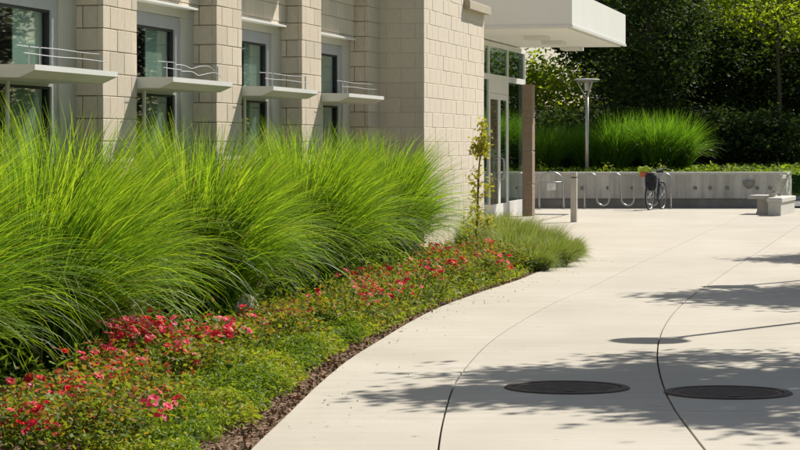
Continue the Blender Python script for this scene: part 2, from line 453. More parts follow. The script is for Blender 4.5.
# --- pillars and bays (the blocks nearest the camera first, so that they stay single)
pillars = []
for i in range(-3, 4):
    b0 = PB + i * PITCH; b1 = b0 + PW
    if i == 3: b1 = 0.0
    core = MB().box(-1.7, AP - BD + .042, b0 + .042, b1 - (.0 if i == 3 else .042), -.2, ZTOP - .3)
    pil = core.build('pillar', M['mortar'], bld)
    vis = (lambda t, z: 1.35 < z < 3.5) if i >= 0 else never
    masonry(pil, (AP - BD, b0 + .0, 0), 0, b1 - b0, 0, ZTOP - .3, vis, phase=i)
    # side facing the camera and the far side: return courses behind the corner blocks
    masonry(pil, (AP - BD - .55, b0 + BD, 0), -math.pi / 2, .55 - .002, 0, ZTOP - .3, (lambda t, z: t > .2 and 1.35 < z < 3.5) if i >= 0 else never, phase=i + 1)
    if i < 3:
        far = MB().box(AP - BD - .55, AP - BD - .003, b1 - .03, b1, 0, ZTOP - .3); far.build('far_return', M['block'], pil)
    pillars.append(pil)
for i in range(-3, 3):
    b0 = PB + i * PITCH + PW; b1 = PB + (i + 1) * PITCH; L = b1 - b0
    # spandrel masonry over and under the window
    sp = MB().box(-1.5, AP - .19 - BD + .04, b0, b1, 2.99, ZTOP - .3).build('spandrel', M['mortar'], bld)
    masonry(sp, (AP - .19 - BD, b0 + .001, 0), 0, L - .002, 2.99, ZTOP - .3, (lambda t, z: 2.9 < z < 3.45) if i >= 0 else never, phase=i)
    si = MB().box(-1.5, AP - .15, b0, b1, -.2, .40).build('window_sill_wall', M['block'], bld)
    # window: panel surround, frame, panes
    w = empty('window', (0, 0, 0), 0, bld)
    JP = AP - .25; JW, FW = .43, .15
    s = MB(); s.box(JP - .12, JP, b0 + .002, b0 + JW, .40, 2.90); s.box(JP - .12, JP, b1 - JW, b1 - .002, .40, 2.90); s.box(JP - .12, JP, b0 + .002, b1 - .002, 2.902, 2.985)
    s.build('panel_surround', M['panel'], w)
    fr = MB(); c0, c1 = b0 + JW, b1 - JW
    for q0, q1 in ((c0 + .001, c0 + FW), (c1 - FW, c1 - .001)): fr.cbox(JP - .10, JP - .022, q0, q1, .401, 2.899, .006)
    fr.box(JP - .098, JP - .024, c0 + FW, c1 - FW, 2.77, 2.898); fr.box(JP - .098, JP - .024, c0 + FW, c1 - FW, .402, .52)
    fr.box(JP - .098, JP - .02, c0 + FW, c1 - FW, 2.10, 2.20)
    fr.build('frame', M['frame'], w)
    gk = MB()
    for z0, z1 in ((.52, 2.10), (2.20, 2.77)):
        gk.box(JP - .09, JP - .045, c0 + FW, c0 + FW + .022, z0, z1); gk.box(JP - .09, JP - .045, c1 - FW - .03, c1 - FW, z0, z1)
        gk.box(JP - .09, JP - .046, c0 + FW + .022, c1 - FW - .03, z1 - .022, z1)
        p = MB().box(JP - .082, JP - .074, c0 + FW + .01, c1 - FW - .01, z0, z1 - .004); p.build('pane', M['glass'], w)
    gk.build('gasket', M['black'], w)
    bl = MB().box(JP - .118, JP - .110, c1 - FW - .72, c1 - FW + .02, .45, 2.88); bl.build('reflection_panel', M['pane_reflection'], w)  # panel behind the pane stands in for the pillar side's pale reflection
    MB().tube([(JP + .035, ub(146, JP) + i * PITCH - PITCH * 1 if False else c0 + FW + .30, .40), (JP + .035, c0 + FW + .30, 2.12)], .020, 10).build('mullion_post', M['white_metal'], w)
    ll = MB().prism([(JP - .02, 2.986), (AP - .13, 2.986), (AP - .13, 3.005), (AP - .19, 3.02), (JP - .02, 3.02)], 'y', b0 + .003, b1 - .22)
    ll.build('lintel_strip', M['white_metal'], w)
    # light shelves: one at head height, one above the frame of the photograph
    for zt, nm in ((2.23, 'sun_shelf'), (4.15, 'sun_shelf')):
        AF = AP + .354
        sh = MB().prism([(JP - .02, zt), (AF, zt - .004), (AF, zt - .048), (AF - .13, zt - .105), (JP - .02, zt - .105)], 'y', b0 - .004 if zt < 3 else b0 + .01, b0 + 2.03 if zt < 3 else b1 + .35)
        so = sh.build(nm, M['white_metal'], bld)
        if zt < 3:
            for h, aa in ((.085, AF - .10), (.150, AF - .16)):
                pts = []
                for t in np.linspace(0, 1, 26):
                    y = b0 + .02 + t * 2.0; z = zt + h; x = aa
                    if i == 0 and t > .28:
                        z += .02 * math.sin((t - .28) * 13 + h * 9) * min(1, (t - .28) * 5) - .02; x += .02 * math.sin(t * 17)
                    else: z += .003 * math.sin(t * 9 + i + h * 30)
                    pts.append((x, y, z))
                MB().tube(pts, .0036, 6).build('rod', M['steel'], so)
            for t in (.10, .22, .96):
                y = b0 + .02 + t * 2.0
                MB().tube([(AF - .13, y, zt - .01), (AF - .13, y, zt + .155)], .006, 6).build('rod_post', M['steel'], so)

# --- end block: side facing the camera, long sunlit front
BL1 = ub(463.5, 0); BL2 = ub(484, 0)
ew = MB().box(-1.6, -BD + .046, .004, BL1 - .01, -.2, ZTOP); ew.box(-1.6, -BD + .046, BL1 - .01, BL2 - .02, -.2, 3.62)
endw = ew.build('end_wall', M['mortar_pale'], bld)
masonry(endw, (-1.55, BD, 0), -math.pi / 2, 1.5 - .002, 0, ZTOP, lambda t, z: t > .85 and 1.7 < z < 3.6, kind='block_fine')
masonry(endw, (-BD, 0, 0), 0, BL1, 0, ZTOP, lambda t, z: z < 3.72 and t < 2.6, kind='block_fine')
masonry(endw, (-BD, BL1 + .003, 0), 0, BL2 - BL1 - .003, 0, 3.62, never, kind='block_fine')
MB().box(-2.5, -.002, BL2 - .03, BL2, 0, 3.6).build('far_return', M['block_fine'], endw)
MB().box(-1.2, -.005, BL1 - .03, BL1 + .001, 3.74, ZTOP).build('upper_return', M['block_fine'], endw)
cp = MB().prism([(-1.3, 3.62), (.10, 3.62), (.10, 3.735), (.07, 3.75), (-1.3, 3.77)], 'y', BL1 + .004, BL2 + .07)
cp.build('coping', M['coping'], endw)
# --- body of the building
body = MB()
body.box(-14, -1.62, PB - 3 * PITCH - 6, .5, 3.0, ZTOP - .31)
body.box(-14, -6.0, PB - 3 * PITCH - 6, 24, -.2, 2.99)
body.box(-14, -2.4, .51, 24, 4.5, ZTOP - .1)
body.box(-3.4, -1.62, PB - 3 * PITCH - 6, PB - 3 * PITCH - .1, -.2, 2.99)
body.box(-5.9, -1.63, -.2, .3, -.2, 2.99)
body.build('wall', M['block_fine'], bld)
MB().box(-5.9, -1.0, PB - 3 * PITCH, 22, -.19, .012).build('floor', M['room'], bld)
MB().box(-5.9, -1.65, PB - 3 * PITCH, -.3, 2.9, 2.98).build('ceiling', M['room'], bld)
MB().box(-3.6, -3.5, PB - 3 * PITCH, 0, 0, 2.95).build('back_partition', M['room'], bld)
# --- entrance glazing
AG = -1.92; ZC = 3.75
g0, g1, g2, g3, g4 = ub(470, AG), ub(488.5, AG), ub(507.5, AG), ub(524.5, AG), 0
ent = empty('entrance', (0, 0, 0), 0, bld)
fr = MB()
def mull(b, w=.055, z0=0.0, z1=ZC - .03): fr.cbox(AG - .06, AG + .022, b - w / 2, b + w / 2, z0, z1, .008)
for b in (g0, g1, g2, g3): mull(b)
gm = (g1 + g2) / 2 + .1
for ba, bb in ((g0, g1), (g1, g2), (g2, g3)):
    fr.box(AG - .055, AG + .018, ba + .036, bb - .036, 2.93, 3.05)
    fr.box(AG - .055, AG + .018, ba + .036, bb - .036, ZC - .13, ZC - .031)
fr.box(AG - .055, AG + .018, g1 + .036, g2 - .036, 2.66, 2.78)
fr.box(AG - .055, AG + .018, g2 + .036, g3 - .036, 0.0, .36); fr.box(AG - .055, AG + .018, g0 + .036, g1 - .036, 0.0, .36)
fr.build('frame', M['white_metal'], ent)
for ba, bb in ((g0, g1), (g1, g2), (g2, g3)):
    MB().box(AG - .012, AG - .004, ba + .03, bb - .03, 3.05, ZC - .13).build('pane', M['glass'], ent)
for ba, bb in ((g0, g1), (g2, g3)):
    MB().box(AG - .012, AG - .004, ba + .03, bb - .03, .36, 2.93).build('pane', M['glass'], ent)
MB().box(AG - .02, AG + .02, g1 + .04, g2 - .04, 2.78, 2.93).build('door_header', M['white_metal'], ent)
for ba, bb, s in ((g1 + .04, gm - .004, 1), (gm + .004, g2 - .04, -1)):
    d = MB(); W = .13
    d.cbox(AG - .025, AG + .012, ba, ba + W, .012, 2.655, .004); d.cbox(AG - .025, AG + .012, bb - W, bb, .012, 2.655, .004)
    d.box(AG - .024, AG + .011, ba + W, bb - W, .014, .34); d.box(AG - .024, AG + .011, ba + W, bb - W, 2.53, 2.652)
    do = d.build('door', M['white_metal'], bld)
    MB().box(AG - .006, AG + .004, ba + W - .005, bb - W + .005, .34, 2.53).build('pane', M['glass'], do)
    hb = bb - .05 if s > 0 else ba + .05
    MB().tube([(AG + .03, hb, .85), (AG + .10, hb, .87), (AG + .11, hb, .95), (AG + .11, hb, 1.2), (AG + .10, hb, 1.28), (AG + .03, hb, 1.30)], .014, 8).build('handle', M['steel'], do)
# a second glazed side returns from the corner
r = MB()
for q in (-.1, -1.6, -3.2): r.cbox(AG + q - .04, AG + q + .04, g3 + .04, g3 + .12, 0, ZC - .03, .006)
r.box(AG - 3.2, AG - .1, g3 + .05, g3 + .11, 2.93, 3.05); r.box(AG - 3.2, AG - .1, g3 + .05, g3 + .11, 0, .36)
r.build('return_frame', M['white_metal'], ent)
MB().box(AG - 3.2, AG - .1, g3 + .075, g3 + .083, .3, ZC - .05).build('return_pane', M['glass'], ent)
MB().box(-5.85, -2.2, BL2 + .5, g0 - .1, 0.02, ZC - .05).build('vestibule_wall', M['room'], bld)
MB().box(-2.6, AG - .07, BL2 - .05, g0 - .04, -.2, ZC - .02).build('recess_wall', M['block_fine'], bld)
# stone pier by the doors
py0 = ub(522.3, -1.43); pier = empty('pier', (0, 0, 0), 0, bld)
py0 = ub(532.3, -1.43); zz = 0
MB().box(-1.64, -1.45, py0 + .02, py0 + .35, 0, 2.88).build('core', M['mortar'], pier)
for k in range(4):
    h = 2.9 / 4
    MB().prism([(0.018, 0), (.22 - .018, 0), (.22, .018), (.22, h - .026), (.202, h - .008), (.018, h - .008), (0, h - .026), (0, .018)], 'y', 0, .37).build('stone', M['stone'], pier, loc=(-1.65, py0, k * h))
MB().box(-2.2, -.9, ub(500, -.9), py0 + .9, .0, .035).build('door_step', M['concrete'], bld)
# canopy
AC = .41; cb0, cb1 = ub(572, AC), ub(625.5, AC)
can = MB(); can.box(-6, AC, cb0, cb1, ZC + .04, 4.46)
cano = can.build('canopy', M['canopy'], bld)
MB().box(-5.9, AC - .09, cb0 + .09, cb1 - .09, ZC, ZC + .039).build('soffit', M['canopy'], cano)
MB().prism([(AC - .05, 0), (AC + .018, 0), (AC + .018, .05), (AC - .05, .05)], 'y', cb0 - .018, cb1 + .018).build('drip_edge', M['white_metal'], cano, loc=(0, 0, ZC + .012))
MB().box(-6, AC - .051, cb0 - .018, cb0 + .03, ZC + .012, ZC + .062).build('drip_edge', M['white_metal'], cano)
lampm, nt, out = new_mat('downlight_lens')
p = N(nt, 'ShaderNodeBsdfPrincipled'); p.inputs['Base Color'].default_value = (.85, .83, .76, 1); p.inputs['Roughness'].default_value = .3
nt.links.new(p.outputs[0], out.inputs[0]); M['lens'] = lampm
for px, py in ((537, 36), (554, 41), (572, 47)):
    Yd = (ZC - CH) * F / (HZ - py); Xd = (px - 400) / F * Yd
    la = (Xd - OB[0]) * nv[0] + (Yd - OB[1]) * nv[1]; lb = (Xd - OB[0]) * uv[0] + (Yd - OB[1]) * uv[1]
    dl = MB().box(la - .22, la + .22, lb - .32, lb + .32, ZC - .075, ZC - .001).build('soffit_light', M['white_metal'], cano)
    MB().box(la - .19, la + .19, lb - .29, lb + .29, ZC - .079, ZC - .0751).build('lens', M['lens'], dl)

# ------------------------------------------------------------------ far concrete wall with its bank
cw = empty('retaining_wall', (0, 60, 0)); tag(cw, 'low grey cast concrete retaining wall behind the bicycle racks', 'wall')
WX0, WX1, WH = -1.0, 9.66, .90
MB().box(WX0, WX1, .0, .34, .24, WH - .07).build('upper_face', M['wall'], cw)
MB().box(WX0, WX1, .05, .34, -.1, .24).build('recessed_base', M['wall_base'], cw)
cap = MB().prism([(-.015, WH - .069), (.36, WH - .069), (.36, WH - .01), (.35, WH), (0, WH), (-.015, WH - .012)], 'x', WX0, WX1 + .02)
cap.build('cap', M['kerb'], cw)
ret = MB(); dvx, dvy = .287, .958; tx, ty = -.958, .287
ret.prism([(WX1 + .002, .0), (WX1 + 1.0 * dvx, 1.0 * dvy), (WX1 + 1.0 * dvx + tx * .2, 1.0 * dvy + .1), (WX1 - .1, .345)], 'z', -.1, WH - .072)
ret.build('return_end', M['kerb'], cw)
MB().prism([(WX1 + .022, .0), (WX1 + 1.02 * dvx, 1.0 * dvy), (WX1 + 1.0 * dvx + tx * .2, 1.0 * dvy + .1), (WX1 + .021, .345)], 'z', WH - .07, WH).build('return_cap', M['kerb'], cw)
th = MB().lathe([(0, 0), (.03, .0), (.045, .012), (.05, .014)], seg=14).mesh('tie_hole', M['wall_base'])
for px in (582, 608, 632, 662, 695, 710, 727, 757, 770):
    link('tie_hole', th, cw, ((px - 400) / F * 60, -.001, .50), (math.pi / 2, 0, 0))
bowl = MB(); vs = []; fs = []; k = 14; rws = 6
for i in range(rws):
    a = math.pi / 2 * i / (rws - 1)
    for j in range(k + 1):
        w = math.pi * j / k
        vs.append((-.155 * math.cos(a) * math.cos(w), -.12 * math.cos(a) * math.sin(w), -.20 * math.sin(a)))
for i in range(rws - 1):
    for j in range(k): fs.append((i*(k+1) + j, i*(k+1) + j + 1, (i+1)*(k+1) + j + 1, (i+1)*(k+1) + j))
fs.append(tuple(range(k, -1, -1)))
bo = bowl.add(vs, fs).build('wall_bowl', M['wall_base'], smooth=False, loc=(8.72, 59.998, .68))  # plain dark half bowl against the wall face
tag(bo, 'dark half-bowl fixed to the concrete wall beside the bench', 'wall light')
bank = MB(); bank.add([(-12, 60.345, .80), (9.55, 60.345, .80), (9.8, 61.2, .78), (11, 64, .9), (11.5, 72, 1.1), (14, 95, 1.1), (-12, 95, 1.1)], [(0, 1, 2, 3, 4, 5, 6)])
tag(bank.build('planted_bank', M['mulch']), kind='structure')
ln = MB(); ln.add([(9.85, 61.0, .02), (60, 61.0, .02), (60, 66.5, .03), (10.85, 66.5, .03)], [(0, 1, 2, 3)])
tag(ln.build('path', M['asphalt']), kind='structure')
ln = MB(); ln.add([(10.7, 66.6, .10), (60, 66.6, .10), (60, 90, 2.3), (11.0, 90, 2.3), (11.0, 74, .8)], [(0, 1, 2, 3, 4)])
tag(ln.build('lawn_slope', M['lawn_soil']), kind='structure')
MB_k = MB().box(10.6, 60, 66.4, 66.6, -.1, .14); tag(MB_k.build('kerb', M['kerb']), kind='structure')

# ------------------------------------------------------------------ furniture on the plaza
def at(px, Y, z=0.0): return ((px - 400) / F * Y, Y, z)

def lamp(loc, h, rz, label):
    t = empty('plaza_lamp', loc, rz); tag(t, label, 'street lamp', 'disc-headed plaza lamps')
    MB().lathe([(0, .0), (.11, 0), (.11, .03), (.06, .05), (.045, .06)], seg=16).build('base_plate', M['pole'], t)
    MB().tube([(0, 0, .02), (0, 0, h - .42)], [.05, .042], 14).build('pole', M['pole'], t, smooth=True)
    for k in range(3):
        w = 2 * math.pi * k / 3 + .0
        c, s = math.cos(w), math.sin(w)
        MB().tube([(0, 0, h - .50), (.06 * c, .06 * s, h - .40), (.24 * c, .24 * s, h - .08)], .018, 8).build('arm', M['pole'], t)
    MB().lathe([(0, h - .085), (.22, h - .085), (.30, h - .045), (.325, h - .03), (.325, h - .01), (.30, h), (0, h + .02)], seg=36).build('disc_head', M['pole'], t)
    MB().lathe([(0, h - .30), (.06, h - .30), (.075, h - .12), (.075, h - .086)], seg=16).build('lamp_body', M['pole'], t)
LH = 3.55
lamp(at(587, 61.0, .79), 3.25 - .79, math.radians(180), 'slim grey lamp with disc head behind the concrete wall')
k = LH / math.tan(SUN_EL)
for (X, Y), lb in (((2.015, 19.5), 'disc-headed lamp off to the right casting the near round shadow'), ((3.69, 26.85), 'disc-headed lamp off to the right casting the far round shadow')):
    lamp((X + k * SUN_AZ[0], Y + k * SUN_AZ[1], 0), LH, .4, lb)

t = empty('bollard', at(574, 49.2), -.25); tag(t, 'square pale stone bollard standing alone on the concrete near the doors', 'bollard')
MB().cbox(-.062, .062, -.062, .062, 0, .90, .008).build('post', M['benchstone'], t)
MB().cbox(-.055, .055, -.055, .055, .905, .925, .004).build('neck', M['iron'], t)
MB().cbox(-.062, .062, -.062, .062, .928, 1.02, .012).build('cap', M['benchstone'], t)

# arched rack with a plate
t = empty('arched_bike_rack', at(551.5, 59.0)); tag(t, 'arched steel bicycle stand with a crossbar and small white notice plate', 'bike rack')
pts = [(-.30, 0, 0), (-.30, 0, .35), (-.30, 0, .60)] + [(-.30 * math.cos(a), 0, .60 + .31 * math.sin(a)) for a in np.linspace(.15, math.pi - .15, 14)] + [(.30, 0, .60), (.30, 0, .35), (.30, 0, 0)]
MB().tube(pts, .023, 10).build('arch', M['steel'], t, smooth=True)
MB().tube([(-.29, 0, .66), (.29, 0, .66)], .016, 8).build('crossbar', M['steel'], t, smooth=True)
pl = MB().box(-.10, .10, -.03, -.022, .47, .63).build('plate', M['white_metal'], t)
for i, z in enumerate((.59, .55, .51)): MB().box(-.075, .075 - .03 * i, -.0335, -.0305, z - .008, z + .008).build('printed_line', M['frame'], pl)
for s in (-.30, .30): MB().lathe([(0, .001), (.06, .001), (.06, .012), (.028, .016)], (s, 0, 0), 14).build('foot_plate', M['steel'], t)
# wave rack
t = empty('wave_bike_rack', at(634, 59.1)); tag(t, 'long wavy steel tube bicycle rack in front of the concrete wall', 'bike rack')
pts = []; r_ = .152; nh = 4; x0 = -(2 * nh - 1) * r_
pts += [(x0 - r_, 0, 0), (x0 - r_, 0, .4)]
for k in range(2 * nh - 1):
    cx = x0 + 2 * r_ * k
    if k % 2 == 0: pts += [(cx - r_ * math.cos(a), 0, .72 + r_ * math.sin(a)) for a in np.linspace(0, math.pi, 12)]
    else: pts += [(cx - r_ * math.cos(a), 0, .24 - r_ * math.sin(a)) for a in np.linspace(0, math.pi, 12)]
xe = x0 + 2 * r_ * (2 * nh - 2) + r_
pts += [(xe, 0, .4), (xe, 0, 0)]
MB().tube(pts, .021, 10).build('tube', M['steel'], t, smooth=True)
for s in (x0 - r_, xe): MB().lathe([(0, .001), (.06, .001), (.06, .012), (.028, .016)], (s, 0, 0), 14).build('foot_plate', M['steel'], t)

# bicycle, front wheel towards the camera
def simple(name, c, rough=.5, metal=0):
    return surf(name, tuple(x * .85 for x in c), c, 12, rough, .05, 50, metal=metal)
M['bike_paint'] = simple('dark_frame_paint', (.05, .06, .08), .3); M['hi_vis'] = simple('yellow_green_fabric', (.45, .62, .05), .7)
M['orange'] = simple('orange_fabric', (.55, .15, .07), .7); M['bag'] = simple('black_bag_fabric', (.018, .02, .026), .8)
t = empty('bicycle', at(656, 58.55), math.radians(-113)); tag(t, 'parked bicycle seen head-on with black bag and yellow-green cloth on its handlebar', 'bicycle')
def wheel(x):
    R_ = .335
    w = MB().tube([(x + R_ * math.cos(a), 0, R_ + R_ * math.sin(a)) for a in np.linspace(0, 2 * math.pi, 30, endpoint=False)], .019, 8, closed=True).build('wheel', M['black'], t, smooth=True)
    MB().tube([(x + .31 * math.cos(a), 0, R_ + .31 * math.sin(a)) for a in np.linspace(0, 2 * math.pi, 30, endpoint=False)], .011, 6, closed=True).build('rim', M['steel'], w, smooth=True)
    sp = MB()
    for k in range(16):
        a = 2 * math.pi * k / 16; sp.tube([(x, .02 * (-1) ** k, R_), (x + .305 * math.cos(a), 0, R_ + .305 * math.sin(a))], .0025, 4)
    sp.build('spokes', M['steel'], w)
    MB().tube([(x, -.05, R_), (x, .05, R_)], .02, 8).build('hub', M['steel'], w)
wheel(.52); wheel(-.52)
fb = MB()
BB = (-.08, 0, .28); ST = (-.22, 0, .74); HT = (.36, 0, .80); HB = (.40, 0, .66)
for a, b, r0 in ((BB, ST, .016), (ST, HT, .016), (BB, HB, .019), (HT, HB, .02)): fb.tube([a, b], r0, 8)
for s in (-1, 1):
    fb.tube([ST, (-.52, .055 * s, .335)], .009, 6); fb.tube([BB, (-.52, .055 * s, .335)], .010, 6); fb.tube([HB, (.43, .055 * s, .60), (.52, .055 * s, .335)], .012, 6)
fb.build('frame', M['bike_paint'], t)
MB().tube([HT, (.34, 0, .92), (.38, 0, .95)], .013, 8).build('stem', M['steel'], t)
hb = MB().tube([(.24, -.30, 1.00), (.33, -.24, 1.0), (.39, -.10, .96), (.39, .10, .96), (.33, .24, 1.0), (.24, .30, 1.00)], .012, 8).build('handlebar', M['steel'], t)
for s in (-1, 1): MB().tube([(.31, .26 * s, 1.0), (.20, .33 * s, 1.0)], .018, 8).build('grip', M['black'], hb)
MB().tube([ST, (-.25, 0, .90)], .012, 8).build('seat_post', M['steel'], t)
MB().prism([(-.40, .07), (-.34, .085), (-.18, .03), (-.08, .018), (-.08, -.018), (-.18, -.03), (-.34, -.085), (-.40, -.07)], 'z', .90, .955).build('saddle', M['black'], t)
MB().tube([(BB[0], -.07, .28), (BB[0], -.09, .28), (BB[0] + .1, -.10, .15)], .011, 6).build('crank', M['steel'], t)
bgm = MB().lathe([(0, .46), (.10, .48), (.135, .56), (.15, .70), (.14, .84), (.10, .90), (0, .92)], (.52, .03, 0), 12).build('bag', M['bag'], t)
cl = MB(); vs = []; fs = []
for i in range(5):
    for j in range(8):
        u_ = j / 7
        vs.append((.42 + .04 * math.sin(j + i), -.33 + u_ * .36, 1.05 - .035 * i + .025 * math.sin(j * 1.9 + i) - .03 * abs(u_ - .5)))
for i in range(4):
    for j in range(7): fs.append((i*8 + j, i*8 + j + 1, i*8 + 8 + j + 1, i*8 + 8 + j))
mb = MB().add(vs, fs); clo = mb.build('cloth', M['hi_vis'], t); sm = clo.modifiers.new('thick', 'SOLIDIFY'); sm.thickness = .03
clo2 = MB().cbox(.40, .47, -.27, -.06, .80, .93, .03).build('pouch', M['orange'], t)

# bench with a back and a low cheek wall
t = empty('stone_bench', at(764, 55.0), math.radians(-18)); tag(t, 'cast stone bench with slatted back and armrest at the end of the concrete wall', 'bench')
MB().cbox(-.28, .32, -.55, .55, .35, .43, .015).build('seat', M['benchstone'], t)
for y in (-.42, .30): MB().prism([(-.13, 0), (.22, 0), (.17, .08), (.17, .349), (-.09, .349), (-.09, .08)], 'y', y, y + .12).build('pedestal', M['benchstone'], t)
for k in range(5):
    z = .47 + .085 * k; x = .27 + .035 * k
    MB().cbox(x, x + .035, -.54, .54, z, z + .08, .006).build('back_slat', M['benchstone'], t)
for y in (-.5, .46): MB().prism([(.24, .43), (.33, .43), (.51, .90), (.43, .92)], 'y', y, y + .05).build('back_post', M['benchstone'], t)
MB().cbox(.20, .36, -.60, -.52, .42, .52, .03).build('arm_block', M['benchstone'], t)
t = empty('cheek_wall', at(774.5, 53.4), math.radians(-16)); tag(t, 'low sunlit concrete cheek wall beside the stone bench', 'wall')
MB().prism([(-.14, 0), (.14, 0), (.14, .30), (-.14, .30)], 'y', 0, 2.6).build('wall_body', M['kerb'], t)
MB().cbox(-.17, .17, -.04, 2.62, .304, .40, .015).build('cap', M['kerb'], t)

# manhole covers
for (px, py), lb in (((567, 388), 'round rusty iron manhole cover left of the second curved joint'), ((728, 393), 'round rusty iron manhole cover right of the second curved joint')):
    Y = F * CH / (py - HZ); t = empty('manhole_cover', at(px, Y, .003)); tag(t, lb, 'manhole cover', 'manhole covers in the walk')
    MB().lathe([(.355, -.004), (.358, .007), (.405, .007), (.412, 0), (.412, -.004)], seg=48).build('frame', M['iron'], t)
    MB().lathe([(0, .002), (.350, .002), (.350, -.006)], seg=48).build('lid', M['iron'], t)
    kn = MB()
    for i in range(-9, 10):
        for j in range(-9, 10):
            x, y = i * .036 + (.018 if j % 2 else 0), j * .036
            if x * x + y * y < .32 ** 2: kn.box(x - .011, x + .011, y - .011, y + .011, .002, .0035)
    kn.build('tread_pattern', M['iron'], t)
    MB().box(-.03, .03, -.30, -.27, .0062, .0085).build('pick_hole', M['black'], t)

# pale boulder among the grasses
import bmesh
bm = bmesh.new(); bmesh.ops.create_icosphere(bm, subdivisions=3, radius=1)
for vv in bm.verts:
    d = 1 + .14 * math.sin(vv.co.x * 3.1 + 1) * math.cos(vv.co.y * 2.7) + .09 * math.sin(vv.co.z * 5 + vv.co.x * 4)
    vv.co = Vector((vv.co.x * .20 * d, vv.co.y * .26 * d, max(vv.co.z, -.4) * .19 * d))
me = bpy.data.meshes.new('boulder'); bm.to_mesh(me); bm.free(); me.materials.append(M['boulder'])
o = link('boulder', me, None, (-1.36, 20.5, .12)); tag(o, 'pale rounded boulder half hidden under the arching grass', 'boulder')

# ------------------------------------------------------------------ plants
def blades(n, base_r, len_rng, th0, kap, width, seg, wind, seed, tint_dead=.04, pw=1.5, qp=1.0):
    """arching grass blades as tapered ribbons; returns verts, quads, tint"""
    r = np.random.default_rng(seed)
    az = r.uniform(0, 2 * np.pi, n); q = r.uniform(0, 1, n) ** qp
    rad = base_r * np.sqrt(r.uniform(0, 1, n))
    b = np.stack([rad * np.cos(az + r.normal(0, .5, n)), rad * np.sin(az + r.normal(0, .5, n)), np.zeros(n)], 1)
    L = r.uniform(*len_rng, n) * (1 - .12 * q)
    t0 = th0[0] + (th0[1] - th0[0]) * q * r.uniform(.6, 1.2, n)
    k = kap[0] + (kap[1] - kap[0]) * q ** 1.3 * r.uniform(.6, 1.25, n)
    w = width * r.uniform(.65, 1.25, n)
    S = np.linspace(0, 1, seg + 1); pts = np.zeros((n, seg + 1, 3)); pts[:, 0] = b
    hd = np.stack([np.cos(az), np.sin(az)], 1)
    azd = r.normal(0, .35, n)
    for i in range(seg):
        s = (S[i] + S[i + 1]) / 2
        th = t0 + k * s ** pw
        a2 = az + azd * s
        dx = np.sin(th) * np.cos(a2) + wind[0] * s; dy = np.sin(th) * np.sin(a2) + wind[1] * s; dz = np.cos(th)
        nn = np.sqrt(dx * dx + dy * dy + dz * dz)
        step = (L / seg)
        pts[:, i + 1, 0] = pts[:, i, 0] + dx / nn * step; pts[:, i + 1, 1] = pts[:, i, 1] + dy / nn * step; pts[:, i + 1, 2] = pts[:, i, 2] + dz / nn * step
    pts[:, :, 2] = np.maximum(pts[:, :, 2], .01)
    sa = az + np.pi / 2 + r.normal(0, .7, n)
    side = np.stack([np.cos(sa), np.sin(sa), r.normal(0, .25, n)], 1)
    prof = np.array([.55 + .45 * min(1, s * 4) if s < .3 else max(.06, 1 - ((s - .3) / .7) ** 1.7) for s in S])
    off_ = side[:, None, :] * (w[:, None] * prof[None, :] * .5)[:, :, None]
    V = np.stack([pts - off_, pts + off_], 2).reshape(-1, 3)          # n, seg+1, 2
    base = (np.arange(n) * (seg + 1) * 2)[:, None] + (np.arange(seg) * 2)[None, :]
    Q = np.stack([base, base + 1, base + 3, base + 2], 2).reshape(-1, 4)
    tv = np.clip(r.normal(.44, .24, n), 0, .78); dead = r.uniform(0, 1, n) < tint_dead; tv[dead] = .97
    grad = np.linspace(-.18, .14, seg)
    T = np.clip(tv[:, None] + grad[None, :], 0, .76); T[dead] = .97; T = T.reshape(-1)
    return V, Q, T

ordn = ['first', 'second', 'third', 'fourth', 'fifth', 'sixth', 'seventh', 'eighth', 'ninth', 'tenth', 'eleventh', 'twelfth', 'thirteenth', 'fourteenth', 'fifteenth', 'sixteenth', 'seventeenth', 'eighteenth', 'nineteenth', 'twentieth']
GY = [12.3, 13.6, 15.8, 17.2, 19.9, 21.3, 24.0, 25.4, 28.1, 29.2]
GD = [.46, .46, .50, .26, .36, .12, .22, .04, .08, -.10]
for i, (Y, d) in enumerate(zip(GY, GD)):
    X = -6.22 + .2083 * Y + d
    if i == len(GY) - 1: X -= .05
    near = 'second to last' if i == 7 else ordn[i]
    lab = 'tall arching bright green maiden grass clump, %s from the camera along the windows' % ordn[i]
    if i == len(GY) - 1: lab = 'last tall green maiden grass clump, against the sunlit end wall'
    t = empty('maiden_grass', (X, Y, .03), 0); tag(t, lab, 'ornamental grass', 'maiden grass row along the windows')
    sc = [.90, .93, .90, .95, .92, .88, .93, .90, .90, .86][i]
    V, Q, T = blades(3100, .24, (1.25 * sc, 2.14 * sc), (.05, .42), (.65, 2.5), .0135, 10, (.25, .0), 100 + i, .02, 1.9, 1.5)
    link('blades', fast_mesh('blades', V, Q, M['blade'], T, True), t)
    V, Q, T = blades(1300, .30, (.45, 1.2), (.02, .40), (.0, .5), .012, 4, (.05, 0), 300 + i, .10); T = np.where(T < .8, T * .35, T)  # tint lowered: the clump's inner shade is put into the stem colour
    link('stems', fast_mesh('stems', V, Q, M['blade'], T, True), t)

# grasses on the bank behind the wall
FG = [(545, 62.8, 0), (568, 63.4, 0), (592, 62.9, 0), (616, 62.6, 1), (637, 63.2, 1), (657, 62.4, 1), (676, 62.8, 1)]
for i, (px, Y, l) in enumerate(FG):
    t = empty('maiden_grass', at(px, Y, .80)); tag(t, 'far green grass clump behind the concrete wall, %s from the door pier' % ordn[i], 'ornamental grass', 'grass clumps behind the concrete wall')
    V, Q, T = blades(1500, .30, ((1.15, 1.85) if l else (1.0, 1.55)), (.05, .38), (.3, 2.0), .016, 7, (.18, .0), 500 + i, .03, 1.7)
    link('blades', fast_mesh('blades', V, Q, M['blade_shade'], T, True), t)

